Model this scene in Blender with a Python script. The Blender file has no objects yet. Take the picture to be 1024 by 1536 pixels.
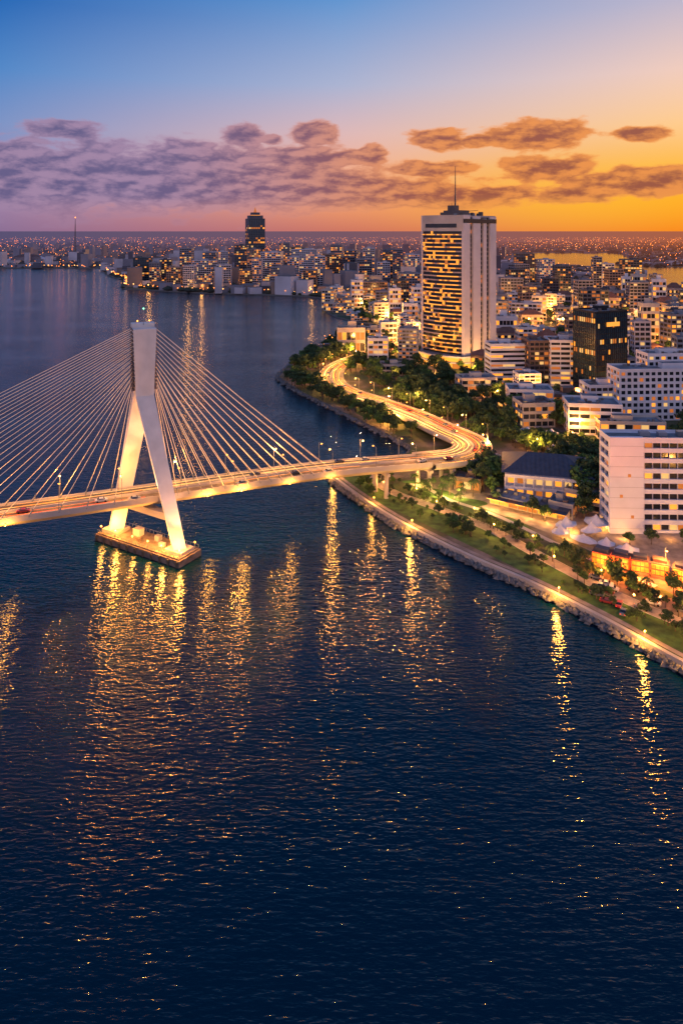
import bpy, math, random
from mathutils import Vector, Matrix
from mathutils.geometry import tessellate_polygon
R = random.Random(7)
scene = bpy.context.scene
scene.view_settings.view_transform = 'Standard'
scene.view_settings.look = 'None'; scene.view_settings.exposure = 0

def s2l(r, g, b):
    f = lambda c: (c/255/12.92) if c/255 <= 0.04045 else ((c/255+0.055)/1.055)**2.4
    return (f(r), f(g), f(b), 1)

# ------------------------------------------------------------------ materials
MATS = {}
def nn(nt, t, **kw):
    n = nt.nodes.new(t)
    for k, v in kw.items(): setattr(n, k, v)
    return n
def pm(name, col, rough=0.7, var=0.25, scale=0.3, emit=None, es=0.0, metal=0.0, haze=False, bump=0.0, island=False):
    if name in MATS: return MATS[name]
    m = bpy.data.materials.new(name); m.use_nodes = True
    nt = m.node_tree; b = nt.nodes['Principled BSDF']; out = nt.nodes['Material Output']
    b.inputs['Roughness'].default_value = rough; b.inputs['Metallic'].default_value = metal
    geo = nn(nt, 'ShaderNodeNewGeometry')
    no = nn(nt, 'ShaderNodeTexNoise'); no.inputs['Scale'].default_value = scale; no.inputs['Detail'].default_value = 4
    nt.links.new(geo.outputs['Position'], no.inputs['Vector'])
    mr = nn(nt, 'ShaderNodeMapRange'); mr.inputs['From Min'].default_value = 0.3; mr.inputs['From Max'].default_value = 0.7
    mr.inputs['To Min'].default_value = 1-var; mr.inputs['To Max'].default_value = 1+var*0.6
    nt.links.new(no.outputs['Fac'], mr.inputs['Value'])
    fac = mr.outputs[0]
    if island:
        mi = nn(nt, 'ShaderNodeMapRange'); mi.inputs['To Min'].default_value = 0.45; mi.inputs['To Max'].default_value = 1.6
        nt.links.new(geo.outputs['Random Per Island'], mi.inputs['Value'])
        mu = nn(nt, 'ShaderNodeMath', operation='MULTIPLY'); nt.links.new(fac, mu.inputs[0]); nt.links.new(mi.outputs[0], mu.inputs[1]); fac = mu.outputs[0]
    mx = nn(nt, 'ShaderNodeVectorMath', operation='SCALE'); mx.inputs[0].default_value = col[:3]
    nt.links.new(fac, mx.inputs['Scale']); nt.links.new(mx.outputs[0], b.inputs['Base Color'])
    if emit:
        b.inputs['Emission Color'].default_value = emit; b.inputs['Emission Strength'].default_value = es
        m.cycles.emission_sampling = 'NONE'
    if bump:
        bp = nn(nt, 'ShaderNodeBump'); bp.inputs['Strength'].default_value = bump; bp.inputs['Distance'].default_value = 0.3
        nt.links.new(no.outputs['Fac'], bp.inputs['Height']); nt.links.new(bp.outputs[0], b.inputs['Normal'])
    if haze: add_haze(nt, b, out, m)
    MATS[name] = m
    return m
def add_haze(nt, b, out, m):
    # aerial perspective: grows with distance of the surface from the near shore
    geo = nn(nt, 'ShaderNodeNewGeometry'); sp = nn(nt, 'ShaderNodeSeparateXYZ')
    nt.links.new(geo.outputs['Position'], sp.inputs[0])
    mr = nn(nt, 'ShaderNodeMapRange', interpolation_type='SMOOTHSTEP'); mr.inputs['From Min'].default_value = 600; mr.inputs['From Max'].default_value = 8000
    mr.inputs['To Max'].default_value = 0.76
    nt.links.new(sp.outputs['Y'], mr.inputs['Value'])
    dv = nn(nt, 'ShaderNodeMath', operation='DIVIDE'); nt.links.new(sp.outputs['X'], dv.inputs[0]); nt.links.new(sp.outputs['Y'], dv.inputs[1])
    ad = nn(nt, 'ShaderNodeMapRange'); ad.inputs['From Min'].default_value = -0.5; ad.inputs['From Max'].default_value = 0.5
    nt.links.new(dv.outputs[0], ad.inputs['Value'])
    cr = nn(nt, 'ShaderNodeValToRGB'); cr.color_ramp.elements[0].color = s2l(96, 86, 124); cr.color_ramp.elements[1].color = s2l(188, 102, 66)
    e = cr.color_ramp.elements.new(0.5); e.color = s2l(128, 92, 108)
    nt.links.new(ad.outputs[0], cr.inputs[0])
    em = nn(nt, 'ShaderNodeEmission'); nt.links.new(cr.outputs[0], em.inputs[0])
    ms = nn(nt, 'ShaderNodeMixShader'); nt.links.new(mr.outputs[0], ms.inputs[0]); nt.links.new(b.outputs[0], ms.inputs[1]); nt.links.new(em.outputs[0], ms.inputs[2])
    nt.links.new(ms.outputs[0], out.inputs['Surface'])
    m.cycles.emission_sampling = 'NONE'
concrete = pm('concrete', (0.42, 0.36, 0.32), 0.75, 0.15, 0.15)
pylonm = pm('pylon_paint', (0.70, 0.62, 0.58), 0.6, 0.12, 0.2)
cablem = pm('cable_sheath', (0.85, 0.70, 0.52), 0.4, 0.05, 1, emit=s2l(255, 165, 80), es=0.22)  # lamplight on the cables is put in as a weak warm emission
asphalt = pm('asphalt', (0.13, 0.10, 0.08), 0.8, 0.3, 0.4)
paint = pm('road_paint', (0.7, 0.7, 0.65), 0.6, 0.1, 1)
white = pm('white_render', (0.60, 0.57, 0.61), 0.7, 0.16, 0.08)
offwhite = pm('office_render', (0.58, 0.58, 0.66), 0.7, 0.08, 0.15)
cream = pm('cream_render', (0.46, 0.39, 0.35), 0.75, 0.18, 0.1)
pink = pm('pink_render', (0.38, 0.27, 0.24), 0.75, 0.16, 0.1)
grey = pm('grey_render', (0.26, 0.25, 0.28), 0.75, 0.2, 0.1)
brown = pm('brown_cladding', (0.14, 0.09, 0.075), 0.6, 0.2, 0.1)
black = pm('black_cladding', (0.018, 0.018, 0.022), 0.25, 0.2, 0.1)
teal = pm('teal_cladding', (0.025, 0.055, 0.08), 0.3, 0.2, 0.1)
roofm = pm('roof_membrane', (0.19, 0.18, 0.20), 0.85, 0.45, 0.15)
slate = pm('slate_roof', (0.060, 0.060, 0.085), 0.7, 0.25, 0.5)
tile = pm('clay_roof', (0.18, 0.075, 0.05), 0.8, 0.3, 0.4)
glass = pm('glass_dark', (0.015, 0.018, 0.026), 0.12, 0.3, 0.2)
glassb = pm('glass_blue', (0.02, 0.04, 0.06), 0.15, 0.3, 0.2)
litA = pm('window_lit_amber', (0.2, 0.12, 0.06), 0.5, 0.4, 0.3, emit=s2l(255, 155, 42), es=1.35)
litB = pm('window_lit_pale', (0.2, 0.16, 0.1), 0.5, 0.4, 0.3, emit=s2l(255, 196, 112), es=0.85)
litC = pm('window_lit_dim', (0.1, 0.06, 0.03), 0.5, 0.4, 0.3, emit=s2l(255, 138, 46), es=0.5)
glow = pm('lamp_glow', (1, .6, .3), 0.5, 0, 1, emit=s2l(255, 156, 46), es=6)
glowfar = pm('far_lamp_glow', (1, .6, .3), 0.5, 0, 1, emit=s2l(255, 128, 32), es=5.0)
glowfar2 = pm('far_lamp_pale', (1, .8, .5), 0.5, 0, 1, emit=s2l(255, 172, 80), es=4.4)
glowmid = pm('mid_lamp_glow', (1, .6, .3), 0.5, 0, 1, emit=s2l(255, 142, 38), es=3.2)
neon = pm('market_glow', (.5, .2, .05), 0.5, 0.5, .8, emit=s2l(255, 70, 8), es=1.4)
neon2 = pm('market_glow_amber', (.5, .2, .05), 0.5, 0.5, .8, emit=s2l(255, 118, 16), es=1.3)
gold = pm('gold_cove', (.3, .2, .1), 0.5, 0.1, 1, emit=s2l(255, 160, 34), es=1.1)
metalm = pm('grey_metal', (0.22, 0.22, 0.23), 0.4, 0.1, 1, metal=0.6)
rock = pm('rock', (0.15, 0.14, 0.14), 0.9, 0.45, 0.8, bump=0.5)
grass = pm('grass', (0.055, 0.115, 0.020), 0.95, 0.55, 0.35, bump=0.4)
paving = pm('paving', (0.27, 0.21, 0.18), 0.85, 0.4, 0.35)
bark = pm('bark', (0.10, 0.07, 0.05), 0.9, 0.3, 2)
leafA = pm('leaf_dark', (0.030, 0.060, 0.015), 0.8, 0.4, 0.8, island=True)
leafB = pm('leaf_green', (0.06, 0.12, 0.020), 0.8, 0.4, 0.8, island=True)
tent = pm('canvas', (0.58, 0.55, 0.58), 0.7, 0.10, 1)
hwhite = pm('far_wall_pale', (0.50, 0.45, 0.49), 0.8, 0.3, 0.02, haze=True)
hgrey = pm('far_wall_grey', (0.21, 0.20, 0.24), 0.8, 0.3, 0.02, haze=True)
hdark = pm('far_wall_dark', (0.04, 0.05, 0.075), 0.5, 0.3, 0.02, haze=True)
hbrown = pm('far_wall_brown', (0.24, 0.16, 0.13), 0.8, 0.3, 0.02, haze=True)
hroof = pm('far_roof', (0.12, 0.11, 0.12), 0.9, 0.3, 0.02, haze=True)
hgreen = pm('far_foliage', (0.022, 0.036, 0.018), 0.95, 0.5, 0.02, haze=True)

# ------------------------------------------------------------------ mesh builder
class MB:
    def __init__(s): s.v = []; s.f = []; s.mi = []; s.mats = []
    def m(s, mat):
        if mat not in s.mats: s.mats.append(mat)
        return s.mats.index(mat)
    def poly(s, pts, mat):
        b = len(s.v); s.v += [tuple(p) for p in pts]; s.f.append(tuple(range(b, b+len(pts)))); s.mi.append(s.m(mat))
    def hexa(s, P, mat, mtop=None):
        b = len(s.v); s.v += [tuple(p) for p in P]
        F = [(0, 3, 2, 1), (4, 5, 6, 7), (0, 1, 5, 4), (1, 2, 6, 5), (2, 3, 7, 6), (3, 0, 4, 7)]
        for i, f in enumerate(F):
            s.f.append(tuple(b+k for k in f)); s.mi.append(s.m(mtop if (i == 1 and mtop) else mat))
    def box(s, c, size, mat, ang=0, mtop=None, org=(0, 0)):
        x, y, z = c; w, d, h = [k/2 for k in size]; ca, sa = math.cos(ang), math.sin(ang)
        P = []
        for zz in (z, z+2*h):
            for (a, e) in ((-w, -d), (w, -d), (w, d), (-w, d)):
                px, py = x+a, y+e
                P.append((org[0]+px*ca-py*sa, org[1]+px*sa+py*ca, zz))
        s.hexa(P, mat, mtop)
    def beam(s, p, q, w1, w2, mat, up=(0, 0, 1), d1=None, d2=None):
        p, q = Vector(p), Vector(q); a = (q-p).normalized(); u = Vector(up)
        r = a.cross(u)
        if r.length < 1e-4: r = a.cross(Vector((1, 0, 0)))
        r.normalize(); t = r.cross(a).normalized(); d1 = d1 or w1; d2 = d2 or w2
        P = []
        for (o, w, d) in ((p, w1/2, d1/2), (q, w2/2, d2/2)):
            for (i, j) in ((-1, -1), (1, -1), (1, 1), (-1, 1)): P.append(o+r*i*w+t*j*d)
        s.hexa(P, mat)
    def cyl(s, p, q, r1, r2, n, mat, cap=True):
        p, q = Vector(p), Vector(q); a = (q-p).normalized(); r = a.orthogonal().normalized(); t = a.cross(r)
        b = len(s.v)
        for (o, rr) in ((p, r1), (q, r2)):
            for i in range(n):
                th = 2*math.pi*i/n; s.v.append(tuple(o+r*rr*math.cos(th)+t*rr*math.sin(th)))
        k = s.m(mat)
        for i in range(n):
            j = (i+1) % n; s.f.append((b+i, b+j, b+n+j, b+n+i)); s.mi.append(k)
        if cap:
            s.f.append(tuple(b+n+i for i in range(n))); s.mi.append(k)
    def octa(s, c, r, mat, rz=None):
        x, y, z = c; b = len(s.v); rz = rz or r
        s.v += [(x+r, y, z), (x, y+r, z), (x-r, y, z), (x, y-r, z), (x, y, z+rz), (x, y, z-rz)]; k = s.m(mat)
        for i in range(4):
            j = (i+1) % 4; s.f.append((b+i, b+j, b+4)); s.f.append((b+j, b+i, b+5)); s.mi += [k, k]
    def obj(s, name, loc=(0, 0, 0), parent=None, smooth=False):
        me = bpy.data.meshes.new(name); me.from_pydata(s.v, [], s.f)
        for m in s.mats: me.materials.append(m)
        me.polygons.foreach_set('material_index', s.mi)
        me.update(); o = bpy.data.objects.new(name, me); scene.collection.objects.link(o); o.location = loc
        if parent: o.parent = parent
        return o
    def flat(s, pts, z, mat):
        V3 = [Vector((p[0], p[1], z)) for p in pts]; b0 = len(s.v); s.v += [tuple(v) for v in V3]
        for t in tessellate_polygon([V3]):
            a, b, c = [V3[i] for i in t]
            if (b-a).cross(c-a).z < 0: t = (t[0], t[2], t[1])
            s.f.append(tuple(b0+i for i in t)); s.mi.append(s.m(mat))
def inst(name, me, loc, rot=0, sc=(1, 1, 1)):
    o = bpy.data.objects.new(name, me); scene.collection.objects.link(o); o.location = loc; o.rotation_euler = (0, 0, rot); o.scale = sc
    return o
LC = (1, .42, .085)
def point(name, loc, power, col=LC, rad=0.5, parent=None):
    l = bpy.data.lights.new(name, 'POINT'); l.energy = power; l.color = col; l.shadow_soft_size = rad
    o = bpy.data.objects.new(name, l); scene.collection.objects.link(o); o.location = loc
    if parent: o.parent = parent; o.matrix_parent_inverse = Matrix.Translation(-Vector(parent.location))
    return o
def spot(name, loc, tgt, power, ang=60, col=(1, .6, .25), parent=None):
    l = bpy.data.lights.new(name, 'SPOT'); l.energy = power; l.color = col; l.spot_size = math.radians(ang); l.spot_blend = 0.6; l.shadow_soft_size = 0.4
    o = bpy.data.objects.new(name, l); scene.collection.objects.link(o); o.location = loc
    o.rotation_euler = (Vector(tgt)-Vector(loc)).to_track_quat('-Z', 'Y').to_euler()
    return o
def smooth(pts, n=10):
    P = [Vector(p) for p in pts]; P = [2*P[0]-P[1]]+P+[2*P[-1]-P[-2]]; out = []
    for i in range(1, len(P)-2):
        for k in range(n):
            t = k/n; a, b, c, d = P[i-1], P[i], P[i+1], P[i+2]
            out.append(0.5*((2*b)+(c-a)*t+(2*a-5*b+4*c-d)*t*t+(3*b-a-3*c+d)*t**3))
    out.append(P[-2]); return out
def normals(path):
    N = []
    for i in range(len(path)):
        a = path[max(0, i-1)]; b = path[min(len(path)-1, i+1)]; d = (b-a); d.z = 0; d.normalize(); N.append(Vector((d.y, -d.x, 0)))
    return N
def sweep(mb, path, prof, mats, closed=True, i0=0, i1=None):
    N = normals(path); i1 = i1 or len(path)-1; n = len(prof); segs = n if closed else n-1; b = len(mb.v)
    for i in range(i0, i1+1):
        for (o, dz) in prof: mb.v.append(tuple(path[i]+N[i]*o+Vector((0, 0, dz))))
    for i in range(i1-i0):
        for j in range(segs):
            k = (j+1) % n
            mb.f.append((b+i*n+j, b+i*n+k, b+(i+1)*n+k, b+(i+1)*n+j)); mb.mi.append(mb.m(mats[j] if isinstance(mats, list) else mats))
def along(path, step, start=0):
    out = []; nxt = start; acc = 0; N = normals(path)
    for i in range(len(path)-1):
        a, b = path[i], path[i+1]; L = (b-a).length
        while nxt <= acc+L:
            out.append((a.lerp(b, (nxt-acc)/L), N[i], (b-a).normalized())); nxt += step
        acc += L
    return out

# ------------------------------------------------------------------ world
world = bpy.data.worlds.new("World"); scene.world = world; world.use_nodes = True
nt = world.node_tree; L = nt.links.new
bg = nt.nodes['Background']
tc = nn(nt, 'ShaderNodeTexCoord'); sp = nn(nt, 'ShaderNodeSeparateXYZ'); L(tc.outputs['Generated'], sp.inputs[0])
def math_(op, a, b=None, c=None, clamp=False):
    n = nn(nt, 'ShaderNodeMath', operation=op); n.use_clamp = clamp
    for i, v in enumerate((a, b, c)):
        if v is None: continue
        if isinstance(v, (int, float)): n.inputs[i].default_value = v
        else: L(v, n.inputs[i])
    return n.outputs[0]
def maprange(v, a, b, c, d, sm=True):
    n = nn(nt, 'ShaderNodeMapRange', interpolation_type='SMOOTHSTEP' if sm else 'LINEAR'); L(v, n.inputs['Value'])
    for k, x in zip(('From Min', 'From Max', 'To Min', 'To Max'), (a, b, c, d)): n.inputs[k].default_value = x
    return n.outputs[0]
def mixc(f, a, b, mode='MIX'):
    n = nn(nt, 'ShaderNodeMix', data_type='RGBA', blend_type=mode)
    for s, v in ((n.inputs[0], f), (n.inputs[6], a), (n.inputs[7], b)):
        if isinstance(v, (int, float, tuple)): s.default_value = v
        else: L(v, s)
    return n.outputs[2]
az = math_('MULTIPLY', math_('ARCTAN2', sp.outputs['X'], sp.outputs['Y']), 57.29578)
el = math_('MULTIPLY', math_('ARCSINE', sp.outputs['Z']), 57.29578)
elf = math_('DIVIDE', math_('MAXIMUM', el, 0.0), 45, clamp=True)
def ramp(stops):
    n = nn(nt, 'ShaderNodeValToRGB'); cr = n.color_ramp; L(elf, n.inputs[0])
    cr.elements[0].position = 0; cr.elements[0].color = s2l(*stops[0][1]); cr.elements[1].position = 1; cr.elements[1].color = s2l(*stops[-1][1])
    for e, c in stops[1:-1]:
        x = cr.elements.new(e/45); x.color = s2l(*c)
    return n.outputs[0]
rl = ramp([(0, (140, 112, 150)), (2.2, (158, 130, 166)), (5, (148, 142, 184)), (8, (124, 148, 198)), (12, (82, 136, 200)), (17, (36, 104, 182)), (30, (28, 104, 180)), (45, (24, 88, 150))])
rc = ramp([(0, (206, 118, 100)), (2.2, (240, 154, 112)), (5, (242, 178, 150)), (8, (222, 184, 184)), (12, (172, 180, 210)), (18.6, (100, 150, 208)), (30, (48, 114, 182)), (45, (26, 88, 152))])
rr = ramp([(0, (248, 122, 30)), (2.2, (255, 160, 40)), (5, (255, 188, 88)), (8, (255, 204, 144)), (12, (240, 204, 190)), (17, (188, 182, 204)), (30, (80, 126, 182)), (45, (32, 88, 152))])
rb = ramp([(0, (180, 164, 192)), (8, (220, 200, 226)), (18.6, (210, 206, 240)), (30, (170, 184, 228)), (45, (94, 134, 196))])  # sky behind the camera, brightened as added fill for camera-facing walls
c1 = mixc(maprange(az, -27, 0, 0, 1, False), rl, rc)
c2 = mixc(maprange(az, 0, 26, 0, 1, False), c1, rr)
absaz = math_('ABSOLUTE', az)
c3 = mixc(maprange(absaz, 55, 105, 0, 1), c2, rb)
gx = math_('DIVIDE', math_('SUBTRACT', az, 20.0), 13.0); gy = math_('DIVIDE', math_('SUBTRACT', el, 2.8), 3.2)
gl = math_('EXPONENT', math_('MULTIPLY', math_('ADD', math_('MULTIPLY', gx, gx), math_('MULTIPLY', gy, gy)), -1.0))
c4 = mixc(math_('MULTIPLY', gl, 0.65), c3, s2l(255, 190, 46))
uv = nn(nt, 'ShaderNodeCombineXYZ'); L(az, uv.inputs[0]); L(el, uv.inputs[1])
CL = [(-45, 4, 12, 2.3), (-23.8, 3.9, 15, 3.1), (-12.5, 4.2, 11.5, 3.1), (-3.5, 3.5, 14, 2.1), (7, 2.8, 9, 1.2), (-2.9, 6.0, 5.2, 1.2), (2.6, 6.3, 1.4, .9),
      (-2.35, 8.0, 2.4, 1.1), (-8.3, 7.8, 1.9, .95), (-22.1, 7.8, 3.0, .8), (-5.7, 7.5, 1.0, .5), (8.2, 7.45, 2.6, .95), (11.2, 7.3, 1.8, .6), (15.7, 7.6, 4.2, 1.3),
      (16.7, 4.9, 4.0, 1.1), (23.2, 7.4, 2.4, .6), (7.1, 5.0, 4.2, .7), (24, 3.7, 7, 1.2), (19.3, 2.9, 4, .9), (12.5, 3.0, 4.6, .7), (40, 5, 6, 1.2)]
field = None
for (cx, cy, rx, ry) in CL:
    a = nn(nt, 'ShaderNodeVectorMath', operation='SUBTRACT'); L(uv.outputs[0], a.inputs[0]); a.inputs[1].default_value = (cx, cy, 0)
    b = nn(nt, 'ShaderNodeVectorMath', operation='DIVIDE'); L(a.outputs[0], b.inputs[0]); b.inputs[1].default_value = (rx, ry, 1)
    c = nn(nt, 'ShaderNodeVectorMath', operation='LENGTH'); L(b.outputs[0], c.inputs[0])
    f = math_('SUBTRACT', 1.0, c.outputs['Value'])
    field = f if field is None else math_('MAXIMUM', field, f)
def cn(off, sx=0.34, sy=0.85, det=7):
    m = nn(nt, 'ShaderNodeMapping'); m.inputs['Scale'].default_value = (sx, sy, 1); m.inputs['Location'].default_value = (off[0]+3.1, off[1]+7.7, 0)
    L(uv.outputs[0], m.inputs[0]); n = nn(nt, 'ShaderNodeTexNoise'); n.inputs['Scale'].default_value = 1; n.inputs['Detail'].default_value = det; n.inputs['Roughness'].default_value = 0.55
    L(m.outputs[0], n.inputs['Vector']); return n.outputs['Fac']
n0 = cn((0, 0)); n1 = cn((0.16, -0.30))
dens = math_('ADD', math_('ADD', field, 0.20), math_('MULTIPLY', math_('SUBTRACT', n0, 0.5), 1.9))
alpha = maprange(dens, 0.02, 0.38, 0, 0.95)
shade = maprange(math_('SUBTRACT', n0, n1), -0.14, 0.14, 0, 1)
azf = maprange(az, -18, 12, 0, 1)
dark = mixc(azf, s2l(100, 92, 134), s2l(150, 82, 70)); lite = mixc(azf, s2l(176, 144, 174), s2l(255, 160, 80))
thick = maprange(dens, 0.12, 0.7, 0, 1)
shade2 = math_('MAXIMUM', math_('MULTIPLY', shade, 0.75), math_('MULTIPLY', math_('SUBTRACT', 1.0, thick), 0.9))
ccol = mixc(shade2, dark, lite)
fade = maprange(el, 0.8, 3.0, 0.25, 1)
c5 = mixc(math_('MULTIPLY', alpha, fade), c4, ccol)
ns = nn(nt, 'ShaderNodeTexSky'); ns.sky_type = 'NISHITA'; ns.sun_disc = False; ns.sun_elevation = math.radians(4); ns.sun_rotation = math.radians(38)
c6 = mixc(0.0001, c5, ns.outputs[0], 'ADD')
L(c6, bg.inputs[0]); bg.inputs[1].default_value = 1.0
world.cycles.sampling_method = 'MANUAL'; world.cycles.sample_map_resolution = 512

sun = bpy.data.lights.new('sun', 'SUN'); sun.energy = 1.2; sun.angle = math.radians(2); sun.color = (1, 0.46, 0.22)
so = bpy.data.objects.new('sun', sun); scene.collection.objects.link(so)
sa, se = math.radians(38), math.radians(4)
sd = Vector((math.sin(sa)*math.cos(se), math.cos(sa)*math.cos(se), math.sin(se)))
so.rotation_euler = sd.to_track_quat('Z', 'Y').to_euler()

# ------------------------------------------------------------------ water
def water_mat(name, k):
    wm = bpy.data.materials.new(name); wm.use_nodes = True; wt = wm.node_tree; wb = wt.nodes['Principled BSDF']
    wb.inputs['Base Color'].default_value = (0.0010, 0.016, 0.032, 1); wb.inputs['Roughness'].default_value = 0.07; wb.inputs['IOR'].default_value = 1.34
    g = nn(wt, 'ShaderNodeNewGeometry')
    def wn(scale, sx, sy, rot, det, rough=0.55):
        m = nn(wt, 'ShaderNodeMapping'); m.inputs['Scale'].default_value = (sx, sy, 1); m.inputs['Rotation'].default_value = (0, 0, rot); wt.links.new(g.outputs['Position'], m.inputs[0])
        n = nn(wt, 'ShaderNodeTexNoise'); n.inputs['Scale'].default_value = scale; n.inputs['Detail'].default_value = det; n.inputs['Roughness'].default_value = rough
        wt.links.new(m.outputs[0], n.inputs['Vector']); return n.outputs['Fac']
    def wmath(op, a, b):
        n = nn(wt, 'ShaderNodeMath', operation=op)
        for i, v in enumerate((a, b)):
            if isinstance(v, (int, float)): n.inputs[i].default_value = v
            else: wt.links.new(v, n.inputs[i])
        return n.outputs[0]
    rip = wn(0.72, 0.50, 1.55, 0.10, 2.2, 0.5); swell = wn(0.20, 0.5, 1.5, -0.12, 2); patch = wn(0.012, 1, 1.6, 0.2, 2)
    pr = nn(wt, 'ShaderNodeMapRange'); wt.links.new(patch, pr.inputs['Value']); pr.inputs['From Min'].default_value = 0.35; pr.inputs['From Max'].default_value = 0.65; pr.inputs['To Min'].default_value = 0.65; pr.inputs['To Max'].default_value = 1.15
    h = wmath('ADD', wmath('MULTIPLY', wmath('MULTIPLY', rip, 0.37*k), pr.outputs[0]), wmath('MULTIPLY', swell, 0.36*k))
    bp = nn(wt, 'ShaderNodeBump'); bp.inputs['Strength'].default_value = 1.0; bp.inputs['Distance'].default_value = 1.0
    wt.links.new(h, bp.inputs['Height']); wt.links.new(bp.outputs[0], wb.inputs['Normal'])
    return wm
wm = water_mat('water', 1.0); wcalm = water_mat('calm_water', .12)
mb = MB(); S = 60000
mb.poly([(-S, -3000, 0), (S, -3000, 0), (S, S, 0), (-S, S, 0)], wm); mb.obj('water')

# ------------------------------------------------------------------ land
shore_near = [(420, -80), (230, 40), (150, 118), (113, 160), (93.5, 186), (80.5, 206), (64, 228), (45.6, 248), (24, 276), (8, 303), (-4.5, 328)]
shore = shore_near + [(0, 338), (16, 346), (36, 362), (38, 374), (19, 410), (-5, 455), (-30, 501), (-50, 548), (-47, 590), (-36, 630), (-15, 680), (6, 723), (38, 790), (55, 819), (58, 836), (52, 850),
                      (24, 880), (-4, 925), (-21, 985), (-29, 1090), (-26, 1190), (-80, 1232), (-137, 1252), (-268, 1290), (-443, 1385), (-462, 1430), (-520, 1620), (-640, 1850), (-735, 2110), (-1100, 2135), (-1800, 2080), (-3200, 2160), (-14000, 2400)]
outline = shore + [(-S, S), (S, S), (S, -3000), (3000, -3000)]
landm = bpy.data.materials.new('ground'); landm.use_nodes = True; gt = landm.node_tree; gb = gt.nodes['Principled BSDF']; gb.inputs['Roughness'].default_value = 0.95
gg = nn(gt, 'ShaderNodeNewGeometry')
def gnoise(sc, det=4):
    n = nn(gt, 'ShaderNodeTexNoise'); n.inputs['Scale'].default_value = sc; n.inputs['Detail'].default_value = det; gt.links.new(gg.outputs['Position'], n.inputs['Vector']); return n.outputs['Fac']
cr = nn(gt, 'ShaderNodeValToRGB'); e = cr.color_ramp.elements; e[0].position = 0.42; e[0].color = (0.030, 0.055, 0.016, 1); e[1].position = 0.62; e[1].color = (0.18, 0.135, 0.11, 1)
x = e.new(0.52); x.color = (0.07, 0.065, 0.034, 1)
gt.links.new(gnoise(0.035), cr.inputs[0])
mv = nn(gt, 'ShaderNodeMapRange'); gt.links.new(gnoise(0.6), mv.inputs['Value']); mv.inputs['To Min'].default_value = 0.5; mv.inputs['To Max'].default_value = 1.5
vs = nn(gt, 'ShaderNodeVectorMath', operation='SCALE'); gt.links.new(cr.outputs[0], vs.inputs[0]); gt.links.new(mv.outputs[0], vs.inputs['Scale']); gt.links.new(vs.outputs[0], gb.inputs['Base Color'])
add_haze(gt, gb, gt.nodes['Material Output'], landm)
ZL = 2.0
mb = MB(); mb.flat(outline, ZL, landm)
for i in range(len(shore)-1):
    p, q = shore[i], shore[i+1]; mb.poly([(p[0], p[1], -2), (q[0], q[1], -2), (q[0], q[1], ZL), (p[0], p[1], ZL)], rock)
mb.obj('ground')
lag = [(700, 2300), (860, 3500), (1420, 3500), (1150, 2700), (930, 2330), (1000, 2170), (1300, 2140), (1900, 1800), (1350, 1290), (640, 1310), (690, 1560), (860, 1950), (740, 2100)]
mb = MB(); mb.flat(lag, ZL+.3, wcalm); mb.obj('lagoon_water')
def inpoly(x, y, P):
    c = False; j = len(P)-1
    for i in range(len(P)):
        if (P[i][1] > y) != (P[j][1] > y) and x < (P[j][0]-P[i][0])*(y-P[i][1])/(P[j][1]-P[i][1])+P[i][0]: c = not c
        j = i
    return c
LANDP = outline
def sdist(x, y, path):
    return min((p[0]-x)**2+(p[1]-y)**2 for p in path)**0.5
sw = smooth([(p[0], p[1], 0) for p in shore_near[1:]], 12)
mb = MB()
sweep(mb, sw, [(0.0, -1), (-0.9, 1.2), (-0.9, ZL+0.6), (0.0, ZL+0.6), (0.4, ZL+0.6), (0.4, ZL-.2)], concrete, closed=False)
mb.obj('seawall')
def rocks(path, n, spread, name, smax=1.3):
    mb = MB()
    for i in range(n):
        p = path[R.randrange(len(path)-1)]
        x = p.x+R.uniform(-spread, spread); y = p.y+R.uniform(-spread, spread); r = R.uniform(.4, smax); b = len(mb.v)
        mb.octa((x, y, R.uniform(0, 1.2)), r, rock, r*.8)
        for k in range(b, len(mb.v)):
            v = mb.v[k]; mb.v[k] = (v[0]+R.uniform(-.3, .3)*r, v[1]+R.uniform(-.3, .3)*r, v[2]+R.uniform(-.2, .2)*r)
    return mb.obj(name)
fine = smooth([(p[0]-1.2, p[1]-.8, 0) for p in shore_near[1:]], 60)
rocks(fine, 1900, 1.3, 'shore_rocks')
fine2 = smooth([(p[0]-.5, p[1]-.5, 0) for p in shore[11:27]], 60)
rocks(fine2, 1600, 1.8, 'shore_rocks', 1.8)
def ribbon(name, pts, w, z, mat, n=10, o=0):
    mb = MB(); p = smooth([(a[0], a[1], z) for a in pts], n); sweep(mb, p, [(o-w/2, 0), (o+w/2, 0)], mat, closed=False); ob = mb.obj(name)
    return p
prom = [(230, 72), (170, 135), (132, 168), (106, 200), (92, 216), (81, 232), (70, 250), (58, 270), (40, 290), (24, 306), (16, 322), (20, 336)]
gpath = [((a[0]+b[0])/2, (a[1]+b[1])/2) for a, b in zip(prom, [(222, 52), (152, 125), (116, 164), (97, 190), (84, 208), (70, 229), (55, 247), (40, 262), (26, 283), (10, 306), (3, 322), (6, 334)])]
ribbon('grass', gpath, 15, ZL+.006, grass)
pp = ribbon('promenade', prom, 4.6, ZL+.022, paving)
ribbon('kerb', prom, .3, ZL+.12, concrete, o=2.45); ribbon('kerb', prom, .3, ZL+.12, concrete, o=-2.45)
ribbon('footpath', [(p[0]+1.8, p[1]+2.2) for p in shore_near[2:]], 1.8, ZL+.03, paving)
ribbon('footpath', [(104, 226), (84, 252), (64, 282), (46, 300), (38, 316)], 2.2, ZL+.026, concrete)
plaza = [(30, 318), (60, 290), (84, 262), (100, 238), (130, 205), (200, 160), (260, 300), (150, 350), (80, 350)]
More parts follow.
